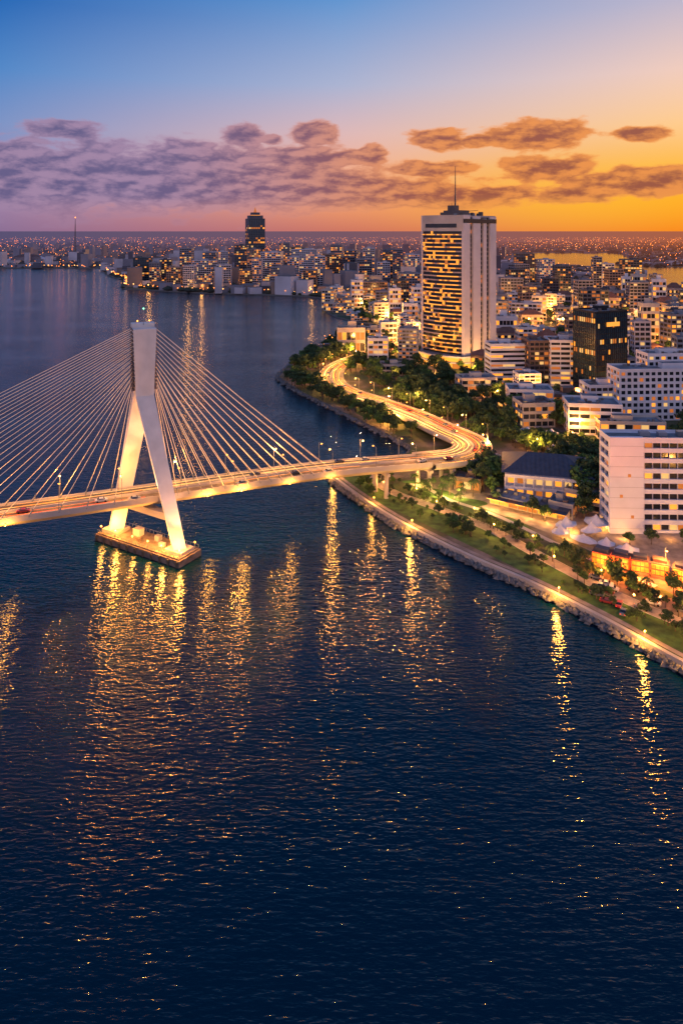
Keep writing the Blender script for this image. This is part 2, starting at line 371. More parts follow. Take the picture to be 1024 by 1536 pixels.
mb = MB(); mb.flat(plaza, ZL+.010, paving); mb.obj('plaza_pavement')
def lawn(cx, cy, a, b, rot):
    mb = MB(); pts = []
    for k in range(28):
        t = 2*math.pi*k/28; r = 1+.12*math.sin(3*t+cx); x, y = a*r*math.cos(t), b*r*math.sin(t); pts.append((cx+x*math.cos(rot)-y*math.sin(rot), cy+x*math.sin(rot)+y*math.cos(rot)))
    mb.flat(pts, ZL+.016, grass); mb.obj('lawn')
for q in ((42, 306, 10, 5, -.6), (56, 296, 7, 4, -.5), (36, 320, 7, 3, 0), (84, 246, 9, 3.5, -1), (100, 226, 10, 3.5, -.9), (118, 205, 10, 4, -.9), (70, 275, 7, 2.6, -1), (60, 335, 10, 4, .2), (100, 352, 8, 4, .1), (74, 306, 5, 6, 0), (24, 440, 12, 24, .5), (6, 500, 10, 26, .5), (-26, 540, 9, 20, .3), (60, 440, 14, 10, 0), (40, 500, 14, 12, 0)): lawn(*q)

# ------------------------------------------------------------------ bridge + elevated road
bp_pts = [(-620, 60, 14), (-330, 172, 17), (-200, 214, 19), (-120, 241, 20), (-75, 259, 20), (-9, 290, 18.5), (38, 316, 13.5)]
road_pts = [(38, 316, 13.5), (56, 326, 12), (66, 343, 10.5), (66, 362, 9), (58, 382, 8), (44, 418, 6.5), (22, 458, 5.2), (4, 488, 4.2), (-7, 524, 3.4), (-6, 574, 3.0), (11, 619, 2.8), (37, 660, 2.7), (67, 702, 2.7), (137, 752, 2.6), (240, 790, 2.6), (420, 830, 2.6), (700, 900, 2.6)]
path = smooth(bp_pts+road_pts[1:], 14)
ib = 6*14
W = 7.1
mb = MB()
prof = [(-W, 0), (W, 0), (W, -1.1), (W*.55, -3.2), (-W*.55, -3.2), (-W, -1.1)]
sweep(mb, path, prof, [asphalt, concrete, concrete, concrete, concrete, concrete], i0=0, i1=ib)
for sgn in (-1, 1):
    sweep(mb, path, [(sgn*W, 0.0), (sgn*W, .95), (sgn*(W-.35), .95), (sgn*(W-.35), 0.01)], concrete, closed=False, i0=0, i1=ib)
sweep(mb, path, [(-.3, .01), (-.2, .8), (.2, .8), (.3, .01)], concrete, closed=False, i0=0, i1=ib)
bridge = mb.obj('cable_stayed_bridge')
mb = MB(); W2 = 9.5
prof2 = [(-W2, 0), (W2, 0), (W2, -.9), (W2-1.5, -2.2), (-W2+1.5, -2.2), (-W2, -.9)]
sweep(mb, path, prof2, [asphalt]+[concrete]*5, i0=ib, i1=len(path)-1)
for sgn in (-1, 1):
    sweep(mb, path, [(sgn*W2, 0.0), (sgn*W2, .9), (sgn*(W2-.35), .9), (sgn*(W2-.35), 0.01)], concrete, closed=False, i0=ib, i1=len(path)-1)
sweep(mb, path, [(-.3, .01), (-.2, .8), (.2, .8), (.3, .01)], concrete, closed=False, i0=ib, i1=len(path)-1)
N = normals(path)
for i in range(ib-7, ib+40, 7):
    p = path[i]
    if p.z > 5:
        for o in (-4.5, 4.5):
            q = p+N[i]*o; mb.cyl((q.x, q.y, -1), (q.x, q.y, p.z-2.5), 1.0, 1.0, 12, concrete)
        mb.beam(p+N[i]*-6.5+Vector((0, 0, -3.6)), p+N[i]*6.5+Vector((0, 0, -3.6)), 1.6, 1.6, concrete, d1=1.2, d2=1.2)
hw = mb.obj('highway')
mb = MB()
for o in (-3.9, 3.9):
    for (p, n, t) in along(path, 7, 1):
        if p.y > 900 or p.x < -350: continue
        q = p+n*o+Vector((0, 0, .02)); a = q-t*1.5; b = q+t*1.5
        mb.poly([a-n*.09, a+n*.09, b+n*.09, b-n*.09], paint)
for o in (-6.5, -.75, .75, 6.5):
    sweep(mb, path, [(o-.07, .02), (o+.07, .02)], paint, closed=False)
mb.obj('lane_markings')
trail = [pm('trail_red', (.2, .05, .02), .5, 0, 1, emit=s2l(255, 66, 18), es=2.0), pm('trail_amber', (.2, .1, .02), .5, 0, 1, emit=s2l(255, 138, 38), es=2.6), pm('trail_white', (.2, .2, .1), .5, 0, 1, emit=s2l(255, 200, 124), es=2.4)]
mb = MB()
for k in range(95):
    o = R.choice([-7.6, -5.8, -5.2, -4.6, -2.9, -2.2, -1.6, 1.6, 2.2, 2.9, 4.6, 5.2, 5.8, 7.6])+R.uniform(-.25, .25)
    a = R.randrange(ib+2, len(path)-40); b = min(len(path)-2, a+R.randrange(18, 70)); m = trail[R.choice([0, 1, 1]) if o > 0 else R.choice([1, 1, 2])]
    sweep(mb, path, [(o-.13, .55), (o+.13, .56)], m, closed=False, i0=a, i1=b)
for k in range(26):
    o = R.choice([-5.4, -4.8, -2.6, -2, 2, 2.6, 4.8, 5.4])+R.uniform(-.2, .2)
    a = R.randrange(14, ib-8); b = min(ib+4, a+R.randrange(5, 22)); m = trail[R.choice([0, 1, 1]) if o > 0 else R.choice([1, 2])]
    sweep(mb, path, [(o-.10, .55), (o+.10, .56)], m, closed=False, i0=a, i1=b)
mb.obj('traffic_light_trails')

# pylon
A = Vector((-75, 259, 0)); dk = Vector((.92, .40, 0)).normalized(); lg = Vector((.86, -.51, 0))
mb = MB()
def sect(c, u, v, a, b): return [c-u*a-v*b, c+u*a-v*b, c+u*a+v*b, c-u*a+v*b]
pv = Vector((.40, -.92, 0)).normalized()
def leg(p0, p1, a0, b0, a1, b1, mat=pylonm):
    P = sect(p0, dk, pv, a0, b0)+sect(p1, dk, pv, a1, b1)
    if (P[1]-P[0]).cross(P[2]-P[1]).z < 0: P = [P[0], P[3], P[2], P[1], P[4], P[7], P[6], P[5]]
    mb.hexa(P, mat)
near = A+lg*18.5; far = A-lg*15
Z = lambda v, z: Vector((v.x, v.y, z))
jn = A+pv*2.3; jf = A-pv*2.3
leg(Z(near, 3.0), Z(jn, 58), 2.2, 1.9, 3.3, 1.9); leg(Z(far, 3.0), Z(jf, 58), 2.6, 1.9, 3.3, 1.9)
leg(Z(jn, 58), Z(A+pv*2.5, 83), 3.3, 1.9, 4.2, 2.1); leg(Z(jf, 58), Z(A-pv*2.5, 84.5), 3.3, 1.9, 4.2, 2.1)
leg(Z(A, 56), Z(A, 82), 2.5, .9, 3.1, .9, concrete)
for k in range(17):
    z = 60+k*1.4
    for s_ in (-1, 1):
        c = Z(A+dk*s_*(4.05), z); mb.hexa(sect(c, dk, pv, .5, 3.4)+sect(c+Vector((0, 0, .55)), dk, pv, .5, 3.4), brown)
f20n = near.lerp(jn, (15-3)/55); f20f = far.lerp(jf, (15-3)/55)
mb.beam(Z(f20f, 14.6), Z(f20n, 14.6), 3.2, 3.2, concrete, d1=2.4, d2=2.4)
mb.cyl(Z(A, 84), Z(A, 90), .15, .06, 6, metalm); mb.octa((A.x, A.y, 90.2), .4, pm('beacon', (.1, .5, .3), .5, 0, 1, emit=s2l(150, 255, 190), es=3))
mb.octa((A.x+2, A.y+1, 85.6), .35, glow); mb.octa((A.x-2, A.y-1, 85.6), .35, glow)
pylon = mb.obj('pylon', parent=bridge)
mb = MB()
ctr = (near+far)/2; ang = math.atan2(lg.y, lg.x)
def capbox(x, y, z, w, d, hh, mat): mb.box((x, y, z), (w, d, hh), mat, ang, org=(ctr.x, ctr.y))
capm = pm('cap_concrete', (.17, .12, .10), .85, .45, .5)
capbox(0, 0, -1.5, 44, 11.5, 3.8, capm); capbox(0, 0, 2.3, 42.6, 10.2, .5, capm)
for s_ in (-1, 1): capbox(s_*16.6, 0, 2.8, 8, 7, 1.1, concrete)
for i in range(23):
    for yy in (-5.3, 5.3): capbox(-21+i*1.91, yy, 2.8, .15, .15, 1.1, metalm)
for yy in (-5.3, 5.3): capbox(0, yy, 3.9, 42.4, .12, .1, metalm)
for i in range(11): capbox(-21+i*4.2, -5.9, -1.2, .8, .5, 3.2, bark)
capbox(-6, 1.5, 2.8, 3.4, 2.6, 2.6, cream); capbox(4, 2, 2.8, 2.2, 2.0, 2.0, grey); capbox(-2, -2, 2.8, 1.6, 1.2, 1.2, brown); capbox(9, -1, 2.8, 2.6, 1.4, 1.5, grey)
lampspots = []
for (x, y) in ((-20, -4.4), (-12, -4.4), (-3, -4.4), (5, -4.4), (12, -4.4), (20.5, -4.0), (20.5, 4), (-20, 4)):
    wx = ctr.x+x*math.cos(ang)-y*math.sin(ang); wy = ctr.y+x*math.sin(ang)+y*math.cos(ang)
    mb.cyl((wx, wy, 2.8), (wx, wy, 5.0), .08, .08, 6, metalm); mb.octa((wx, wy, 5.2), .42, glow); lampspots.append((wx, wy, 5.3))
cap = mb.obj('pile_cap', parent=bridge)
for k, p in enumerate(lampspots[:6]): point('pier_lamp', (p[0], p[1], p[2]+1.2), 11000 if k in (1, 4, 5) else 5000, (1, .40, .06), rad=.8, parent=bridge)
PF = (1, .46, .20)
for (p, t, e_) in ((Z(near+pv*9+dk*5, 5), Z(near.lerp(jn, .5), 30), 46000), (Z(A+pv*11+dk*2, 20), Z(A, 62), 50000), (Z(A-dk*11+pv*2, 21.5), Z(A-pv*1, 58), 26000), (Z(near+dk*7, 6), Z(near.lerp(jn, .4), 26), 22000), (Z(far-dk*8+pv*3, 21.5), Z(jf, 45), 26000), (Z(A+dk*12, 21.5), Z(A, 60), 22000)):
    spot('pylon_floodlight', p, t, e_, 48, PF).parent = bridge
mb = MB()
fpath = smooth(bp_pts, 120); fN = normals(fpath)
i0 = min(range(len(fpath)), key=lambda k: (fpath[k]-Z(A, 20)).length)
def dwalk(s):
    i = i0; d = 0; st = 1 if s > 0 else -1
    while d < abs(s): d += (fpath[i+st]-fpath[i]).length; i += st
    return fpath[i], fN[i]
for side in (-1, 1):
    n_c = 15; span = 140 if side < 0 else 76
    for k in range(n_c):
        dd = side*(11+(span-11)*k/(n_c-1)); zt = 60.5+22.2*(k/(n_c-1)); p, n = dwalk(dd)
        for pl in (-1, 1):
            top = Z(A+dk*side*4.2+pv*pl*2.0, zt); q = p+n*pl*(W-.2)+Vector((0, 0, .8))
            mid = top.lerp(q, .5)-Vector((0, 0, abs(dd)*.006))
            mb.cyl(top, mid, .09, .09, 5, cablem, False); mb.cyl(mid, q, .09, .09, 5, cablem, False)
            mb.cyl(q-Vector((0, 0, .8)), q+(mid-q).normalized()*2.2, .3, .22, 6, metalm)
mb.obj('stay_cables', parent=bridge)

# ------------------------------------------------------------------ street lamps
mb = MB()
mb.cyl((0, 0, 0), (0, 0, .8), .2, .16, 8, metalm); mb.cyl((0, 0, .8), (0, 0, 9), .13, .08, 8, metalm); mb.cyl((0, 0, 8.9), (1.2, 0, 9.5), .07, .06, 6, metalm); mb.cyl((1.2, 0, 9.5), (2.4, 0, 9.5), .06, .05, 6, metalm)
mb.box((2.6, 0, 9.38), (1.0, .4, .16), metalm); mb.octa((2.6, 0, 9.1), .45, glow, .3)
lamp_me = mb.obj('street_lamp'); LM = lamp_me.data; bpy.data.objects.remove(lamp_me)
mb = MB(); mb.cyl((0, 0, 0), (0, 0, 4), .08, .05, 6, metalm); mb.octa((0, 0, 4.25), .38, glow)
t_ = mb.obj('park_lamp'); PM = t_.data; bpy.data.objects.remove(t_)
def lamp(p, dirv, power, tall=True, light=True, rad=.3):
    o = inst('street_lamp' if tall else 'park_lamp', LM if tall else PM, p, math.atan2(dirv[1], dirv[0]))
    if light:
        q = Vector(p)+(Vector((dirv[0], dirv[1], 0))*2.6+Vector((0, 0, 8.5)) if tall else Vector((0, 0, 4.9)))
        l = point('lamp_bulb', q, power, LC, rad); l.parent = o; l.matrix_parent_inverse = (Matrix.Translation(o.location) @ Matrix.Rotation(o.rotation_euler.z, 4, 'Z')).inverted()
for j, (p, n, t) in enumerate(along(path, 21, 5)):
    if p.x < -260 or p.y > 860: continue
    land = not (p.x < 38 and p.y < 317)
    w = (W2-.3) if land else (W-.3)
    for s_ in ((-1, 1)):
        q = p+n*w*s_
        lamp(q+Vector((0, 0, .2)), (-n*s_), (20000 if land else 12500) if p.y < 600 else 30000, light=((j+(s_ > 0)) % 2 == 0 and p.x > -190))
for j, (p, n, t) in enumerate(along(pp, 15, 3)):
    if p.y < 150: continue
    lamp(p-n*2.8*(1 if j % 2 else -1), -n, 4600, tall=False, light=p.y > 170)
mb = MB()
for (x, y, e_) in ((87, 196, 9000), (97, 182, 9000), (70, 220, 8000), (28, 271, 9000), (14, 294, 4000), (-3, 326, 6000)):
    mb.cyl((x, y, ZL), (x, y, ZL+2.6), .09, .07, 6, metalm); mb.octa((x, y, ZL+2.8), .36, glow); point('seawall_lamp', (x-1.2, y-1, ZL+3), e_, (1, .42, .06), rad=.8)
mb.obj('seawall_lamps')
mb = MB()
for dd, e_ in ((-46, 6000), (22, 8500), (36, 9500), (56, 5000), (74, 4500)):
    p, n = dwalk(dd); q = p+n*(W+.3)+Vector((0, 0, -1.6)); mb.octa(tuple(q), .4, glow); point('girder_lamp', q+n*1.2-Vector((0, 0, 1.2)), e_, (1, .42, .06), rad=.9, parent=bridge)
mb.obj('girder_lamps', parent=bridge)

# ------------------------------------------------------------------ cars
def car_mesh(col):
    mb = MB(); m = pm('car_paint_%d' % int(col[0]*1000+col[2]*77), col, .3, .02, 1)
    prof = [(-2.2, .35), (-2.25, .8), (-1.9, .98), (-1.35, 1.02), (-.75, 1.5), (.7, 1.5), (1.25, 1.05), (2.05, .92), (2.25, .7), (2.2, .35)]
    w = .9; L_ = [(x, -w*(.82 if z > 1.2 else 1), z) for x, z in prof]; Rr = [(x, w*(.82 if z > 1.2 else 1), z) for x, z in prof]
    mb.poly(L_, m); mb.poly(Rr[::-1], m); n = len(prof)
    for i in range(n):
        j = (i+1) % n; mb.poly([L_[j], L_[i], Rr[i], Rr[j]], glass if i in (3, 5) else m)
    for s_ in (-1, 1):
        mb.poly([(-1.15, s_*.905, 1.06), (-.7, s_*.76, 1.42), (.62, s_*.76, 1.42), (1.05, s_*.905, 1.06)][::-s_], glass)
        for x in (-1.4, 1.4): mb.cyl((x, s_*.7, .33), (x, s_*.93, .33), .33, .33, 12, black)
        mb.box((2.2, s_*.62, .62), (.12, .36, .16), litB); mb.box((-2.2, s_*.62, .72), (.12, .36, .14), trail[0])
    o = mb.obj('car'); me = o.data; bpy.data.objects.remove(o); return me
CARS = [car_mesh(c) for c in ((.45, .45, .45, 1), (.05, .05, .06, 1), (.25, .03, .03, 1), (.2, .21, .24, 1), (.12, .13, .16, 1))]
for (p, n, t) in along(path, 13, 4):
    if p.x < -170 or p.y > 560: continue
    if R.random() < .7:
        s_ = R.choice((-1, 1)); o = R.choice((2.2, 5.2))*s_
        inst('car', R.choice(CARS), p+n*o+t*R.uniform(-3, 3)+Vector((0, 0, .02)), math.atan2(t.y, t.x)+(0 if s_ > 0 else math.pi))

# ------------------------------------------------------------------ buildings
FOOT = []
def building(name, cx, cy, w, d, h, ang=0, wall=white, glassm=glass, fh=3.4, bw=3.2, sp=1.3, pier=.5, lit=.25, sides=('w', 'w', 'w', 'w'), z0=ZL, roof=roofm, rec=.45, plant=True, crown=None, lits=None):
    FOOT.append((cx, cy, max(w, d)*.62))
    mb = MB(); ca, sa_ = math.cos(ang), math.sin(ang); org = (cx, cy)
    lits = lits or [litA, litC, litB, litC]
    nf = max(1, int(h/fh)); fh = h/nf
    mb.box((0, 0, z0), (w-2*rec, d-2*rec, h-.05), wall, ang, roof, org)
    def side(k, kind):
        if k == 0: o = (-w/2, -d/2); u = (1, 0); n = (0, -1); Ls = w
        elif k == 1: o = (w/2, -d/2); u = (0, 1); n = (1, 0); Ls = d
        elif k == 2: o = (w/2, d/2); u = (-1, 0); n = (0, 1); Ls = w
        else: o = (-w/2, d/2); u = (0, -1); n = (-1, 0); Ls = d
        def P(a, dep, z):
            x = o[0]+u[0]*a-n[0]*dep; y = o[1]+u[1]*a-n[1]*dep
            return (org[0]+x*ca-y*sa_, org[1]+x*sa_+y*ca, z)
        def slab(a0, a1, za, zb, d0, d1, mat):
            mb.hexa([P(a0, d0, za), P(a1, d0, za), P(a1, d1, za), P(a0, d1, za), P(a0, d0, zb), P(a1, d0, zb), P(a1, d1, zb), P(a0, d1, zb)], mat)
        if kind == 'b':
            slab(rec, Ls-rec, z0, z0+h-.1, 0.02, rec+.05, wall)
            for q in range(1, nf): slab(rec, Ls-rec, z0+q*fh-.04, z0+q*fh+.04, -.02, .02, wall)
            return
        nb = max(1, int((Ls-2*rec)/bw)); bb = (Ls-2*rec)/nb
        for i in range(nf):
            zb = z0+i*fh
            floor_on = R.random() < .12
            for j in range(nb):
                a0 = rec+j*bb; r_ = R.random(); m = glassm
                if r_ < lit or (floor_on and r_ < .7): m = R.choice(lits)
                mb.poly([P(a0, rec-.03, zb+sp*.5), P(a0+bb, rec-.03, zb+sp*.5), P(a0+bb, rec-.03, zb+fh-sp*.4), P(a0, rec-.03, zb+fh-sp*.4)], m)
            slab(rec*.5, Ls-rec*.5, zb-sp*.45 if i else zb, zb+sp*.55, 0, rec, wall)
        slab(rec*.5, Ls-rec*.5, z0+h-sp*.6, z0+h, 0, rec, wall)
        if pier > 0:
            for j in range(0, nb+1):
                a0 = rec+j*bb; slab(a0-pier/2, a0+pier/2, z0+.01, z0+h-.2, .06, rec-.01, wall)
    for k in range(4): side(k, sides[k])
    for (x, y) in ((-1, -1), (1, -1), (1, 1), (-1, 1)):
        mb.box((x*(w/2-rec*.5), y*(d/2-rec*.5), z0), (rec*1.03, rec*1.03, h+.02), wall, ang, org=org)
    pt = .3
    for (x, y, a, b) in ((0, -d/2+pt/2, w, pt), (0, d/2-pt/2, w, pt), (-w/2+pt/2, 0, pt, d-2*pt), (w/2-pt/2, 0, pt, d-2*pt)):
        mb.box((x, y, z0+h+.03), (a, b, 1.1), wall, ang, org=org)
    if plant:
        mb.box((R.uniform(-.15, .15)*w, R.uniform(-.1, .2)*d, z0+h-.05), (w*.3, d*.3, 3.4), wall, ang, roofm, org)
        for q in range(int(3+w*d/70)):
            mb.box((R.uniform(-.38, .38)*w, R.uniform(-.38, .38)*d, z0+h-.05), (R.uniform(1, 2.6), R.uniform(1, 2.2), R.uniform(.8, 1.8)), R.choice([metalm, grey, brown]), ang, org=org)
    if crown: crown(mb, org, ang, z0+h)
    return mb.obj(name)

def main_tower():
    mb = MB(); C = Vector((104, 585, 0)); l = Vector((-.707, .707, 0)); r = Vector((.707, .707, 0)); a, b = 45, 50; Ht = 133; z0 = ZL
    Lc = C+l*a; Rc = C+r*b; Bc = C+l*a+r*b
    def up(v, z): return Vector((v.x, v.y, z))
    ns_ = 16; out = -r
    def arc(t, off=0): return C+l*(a*t)+out*(3.6*math.sin(math.pi*t)+off)
    nf = 29; zb = z0+12; fh = (Ht-14-zb)/nf
    for i in range(nf):
        za = zb+i*fh
        onrun = 0
        for j in range(ns_):
            t0, t1 = .03+.94*j/ns_, .03+.94*(j+1)/ns_
            p, q = arc(t0, -.8), arc(t1, -.8); m = glass
            if R.random() < .12: m = R.choice([litA, litC])
            mb.poly([up(q, za+1.1), up(p, za+1.1), up(p, za+fh), up(q, za+fh)], m)
            p, q = arc(t0), arc(t1); p2, q2 = arc(t0, -1.0), arc(t1, -1.0)
            mb.hexa([up(q, za), up(p, za), up(p2, za), up(q2, za), up(q, za+1.15), up(p, za+1.15), up(p2, za+1.15), up(q2, za+1.15)], pink)
            if onrun <= 0 and R.random() < .25+.4*(j < 8): onrun = R.randrange(3, 9)
            if onrun > 0:
                onrun -= 1; p, q = arc(t0, .05), arc(t1, .05)
                mb.poly([up(q, za+.1), up(p, za+.1), up(p, za+1.05), up(q, za+1.05)], R.choice([gold, gold, litA, litC]))
    for j in range(ns_):
        t0, t1 = j/ns_, (j+1)/ns_; p, q = arc(t0, .1), arc(t1, .1); p2, q2 = arc(t0, -1.5), arc(t1, -1.5); z1 = zb+nf*fh
        mb.hexa([up(q, z1), up(p, z1), up(p2, z1), up(q2, z1), up(q, Ht), up(p, Ht), up(p2, Ht), up(q2, Ht)], cream)
        if 1 < j < ns_-2: mb.poly([up(q+out*.05, z1+3), up(p+out*.05, z1+3), up(p+out*.05, z1+6.5), up(q+out*.05, z1+6.5)], glass)
    def post(c, u, v, a_, b_, za, zc, mat):
        P = [c-u*a_-v*b_, c+u*a_-v*b_, c+u*a_+v*b_, c-u*a_+v*b_]
        if (P[1]-P[0]).cross(P[2]-P[1]).z < 0: P = P[::-1]
        mb.hexa([up(x, za) for x in P]+[up(x, zc) for x in P], mat)
    fin = pm('tower_stone', (.58, .50, .50), .7, .10, .1)
    post(Lc-l*.9+r*.6, l, r, .9, 1.0, z0, Ht, fin)
    post((C+Bc)/2, l, r, a/2-.8, b/2-.8, z0, Ht-2, black)
    for (t0, t1, proud, zt) in ((0.0, .17, 1.2, Ht), (.27, .50, .9, Ht-1), (.60, .70, .6, Ht-3), (.80, 1.0, .9, Ht-1)):
        post(C+r*b*(t0+t1)/2-l*proud/2+l*.6, r, l, b*(t1-t0)/2, .9+proud/2, z0+5, zt, fin)
    nfr = 30
    for (t0, t1) in ((.17, .27), (.50, .60), (.70, .80)):
        for i in range(nfr):
            za = z0+8+i*(Ht-14)/nfr; p, q = C+r*b*t0+l*.7, C+r*b*t1+l*.7
            mb.poly([up(p, za), up(q, za), up(q, za+2.6), up(p, za+2.6)], litC if R.random() < .12 else glass)
            mb.poly([up(p, za+2.6), up(q, za+2.6), up(q, za+(Ht-14)/nfr), up(p, za+(Ht-14)/nfr)], brown)
    post(C+r*b*.5-l*.2, r, l, b/2, 1.3, Ht-7, Ht-3.4, black)
    post((C+Bc)/2, l, r, a/2+.1, b/2+.1, Ht-2, Ht-.4, grey)
    cc = (C+Bc)/2
    post(cc-r*6-l*2, l, r, 9, 7, Ht-.4, Ht+4.5, brown); post(cc-r*8, l, r, 4, 3, Ht+4.5, Ht+9, brown)
    for k in range(14):
        q = cc+l*R.uniform(-16, 16)+r*R.uniform(-18, 18); post(q, l, r, R.uniform(.6, 1.8), R.uniform(.6, 1.8), Ht-.4, Ht+R.uniform(1.5, 3.5), R.choice([metalm, brown, grey]))
    mb.beam(up(cc+r*4, Ht+3.5), up(cc+r*18-l*9, Ht+5), .6, .4, brown); mb.beam(up(cc+r*4, Ht), up(cc+r*4, Ht+4), .6, .6, brown)
    an = cc-r*9-l*3
    mb.cyl(up(an, Ht+8), up(an, Ht+22), .9, .55, 8, brown); mb.cyl(up(an, Ht+22), up(an, Ht+44), .5, .2, 6, brown)
    for k in range(4):
        q = an+l*R.uniform(-6, 6)+r*R.uniform(-3, 3); mb.cyl(up(q, Ht+4), up(q, Ht+R.uniform(10, 15)), .25, .1, 5, brown)
    for (rr_, za, zc, m) in ((7, z0, z0+4.2, cream), (8.5, z0+4.2, z0+5.4, white), (6, z0+5.4, z0+9, cream), (7.2, z0+9, z0+10.2, white)):
        seg = 20
        pts = [arc(-.06+1.12*k/seg, rr_+1.5*math.sin(math.pi*k/seg)) for k in range(seg+1)]
        pts += [Bc+l*2, Rc+r*3-l*2, Rc+r*2-l*rr_, C-l*rr_+r*2]
        base = [up(p, za) for p in pts]; top = [up(p, zc) for p in pts]
        for i in range(len(pts)):
            j = (i+1) % len(pts); mm = m
            if m is cream: mm = R.choice([gold, gold, litA, litB, litC])
            mb.poly([base[i], base[j], top[j], top[i]][::-1], mm)
        mb.poly(top[::-1], roofm)
    FOOT.append((104, 615, 46))
    return mb.obj('office_tower')
main_tower()
for p in ((60, 585, 8), (82, 562, 8), (104, 560, 8), (128, 585, 9)): point('podium_lamp', p, 28000, (1, .48, .11), rad=.6)

rad = math.radians
building('slab_apartment', 57, 582, 16, 14, 34, rad(-12), grey, fh=3.0, bw=3, lit=.3)
building('balcony_apartment', 126, 524, 29, 16, 31, rad(4), white, fh=3.3, bw=9, sp=1.7, pier=.0, lit=.45)
building('hotel_block', 146, 516, 15, 20, 35, rad(3), brown, glass, fh=3.5, bw=3, lit=.25)
building('hotel_block', 165, 512, 22, 20, 36, rad(-3), white, fh=3.3, bw=6, sp=1.6, pier=.5, lit=.35)
building('black_office', 186, 492, 30, 22, 60, rad(24), black, glassb, fh=3.6, bw=1.9, sp=.5, pier=.2, lit=.05)
mb = MB(); mb.box((1, -11.4, 52), (12, .3, 3), gold, rad(24), org=(186, 492)); mb.obj('rooftop_sign')
building('grid_hotel', 202, 432, 62, 18, 31, rad(3), white, fh=3.5, bw=3.6, sp=1.6, pier=1.3, lit=.25)
building('grid_hotel', 215, 445, 40, 16, 38, rad(3), white, fh=3.5, bw=3.6, sp=1.6, pier=1.2, lit=.25)
building('terrace_building', 147, 402, 30, 20, 17, rad(-8), white, fh=4, bw=5, sp=1.9, pier=.3, lit=.45)
building('pavilion_building', 163, 388, 36, 14, 10, rad(-4), cream, fh=4.6, bw=4, sp=1.4, pier=.3, lit=.6)
building('flat_roof_office', 122, 445, 28, 18, 15, rad(-6), white, fh=3.8, bw=4, sp=1.6, pier=.3, lit=.4)
building('flat_roof_office', 96, 488, 26, 15, 13, rad(8), cream, fh=3.8, bw=4, sp=1.6, pier=.3, lit=.4)
building('flat_roof_office', 168, 440, 24, 16, 19, rad(4), white, fh=3.6, bw=3.6, sp=1.5, pier=.6, lit=.35)
building('white_office', 132.5, 271, 56, 11, 36, rad(-2), offwhite, fh=4.0, bw=3.1, sp=1.7, pier=.10, lit=.14, rec=.9, plant=False)
mb = MB(); mb.box((-21.6, -5.9, ZL), (13, 1.6, 37.4), offwhite, rad(-2), org=(132.5, 271))
for z in (6, 14, 22): mb.box((-24.5+R.uniform(0, 5), -6.75, ZL+z), (1.1, .1, 1.2), litC, rad(-2), org=(132.5, 271))
for k in range(9): mb.box((-21.6, -6.72, ZL+2+k*4), (13, .06, .08), grey, rad(-2), org=(132.5, 271))
for k in range(6): mb.box((-12+k*7, 1, ZL+36), (R.uniform(2, 4), 2.5, R.uniform(1.2, 2.4)), R.choice([metalm, grey]), rad(-2), org=(132.5, 271))
mb.obj('stair_wall')
for (x, y, e_) in ((108, 260.5, 1600), (125, 260, 900), (150, 258, 900)): point('wall_washer', (x, y, 4.0), e_, rad=.4)
def mall():
    mb = MB(); org = (93, 311); a = rad(-14); w, d, h_ = 36, 26, 11
    FOOT.append((93, 311, 24))
    mb.box((0, 0, ZL), (w, d, h_), white, a, roofm, org)
    ca, sa_ = math.cos(a), math.sin(a)
    def T(x, y, z): return (org[0]+x*ca-y*sa_, org[1]+x*sa_+y*ca, z)
    e = 1.6; z1 = ZL+h_+.02; z2 = z1+5.4; A_ = T(-w/2-e, -d/2-e, z1); B = T(w/2+e, -d/2-e, z1); C = T(w/2+e, d/2+e, z1); D = T(-w/2-e, d/2+e, z1); E = T(-w/2+10, 0, z2); F = T(w/2-10, 0, z2)
    mb.poly([A_, B, F, E], slate); mb.poly([B, C, F], slate); mb.poly([C, D, E, F], slate); mb.poly([D, A_, E], slate); mb.poly([A_, D, C, B], white)
    for k in range(20):
        x = -w/2-1+k*(w+2)/19; t = min(1, max(0, (x+w/2+e)/11.6), max(0, (w/2+e-x)/11.6))
        if t > .08: mb.beam(T(x, -d/2-e, z1+.08), T(x, -d/2-e+(d/2+e)*t, z1+.08+5.4*t), .16, .16, slate)
    for fl in range(2):
        for k in range(9):
            x = -w/2+2+k*4; m = R.choice([glass, litB, litA, litC])
            mb.box((x+.6, -d/2-.02, ZL+1.3+fl*5), (2.6, .1, 2.2), m, a, org=org)
            mb.box((x+.6, -d/2-.12, ZL+1.05+fl*5), (3.0, .3, .2), white, a, org=org)
        for k in range(6): mb.box((-w/2-.02, -d/2+3+k*4, ZL+1.3+fl*5), (.1, 2.4, 2.2), R.choice([glass, litC, glass]), a, org=org)
        mb.box((0, -d/2-1.6, ZL+4.6+fl*5), (w, 3.2, .35), white, a, org=org); mb.box((0, -d/2-3.1, ZL+4.95+fl*5), (w, .12, 1.0), white, a, org=org)
    for k in range(10): mb.box((-w/2+k*4, -d/2-3, ZL), (.4, .4, 9.6), white, a, org=org)
    mb.obj('shopping_mall')
mall()
building('annexe', 106, 290, 20, 10, 7, rad(-32), cream, fh=3.5, bw=4, sp=1.4, lit=.5)
building('kiosk_building', 92, 284, 10, 8, 5, rad(-32), grey, fh=4, bw=3, sp=1.4, lit=.6)
building('kiosk_building', 58, 312, 12, 8, 5, rad(-20), brown, fh=4, bw=3, sp=1.4, lit=.6)
mb = MB()
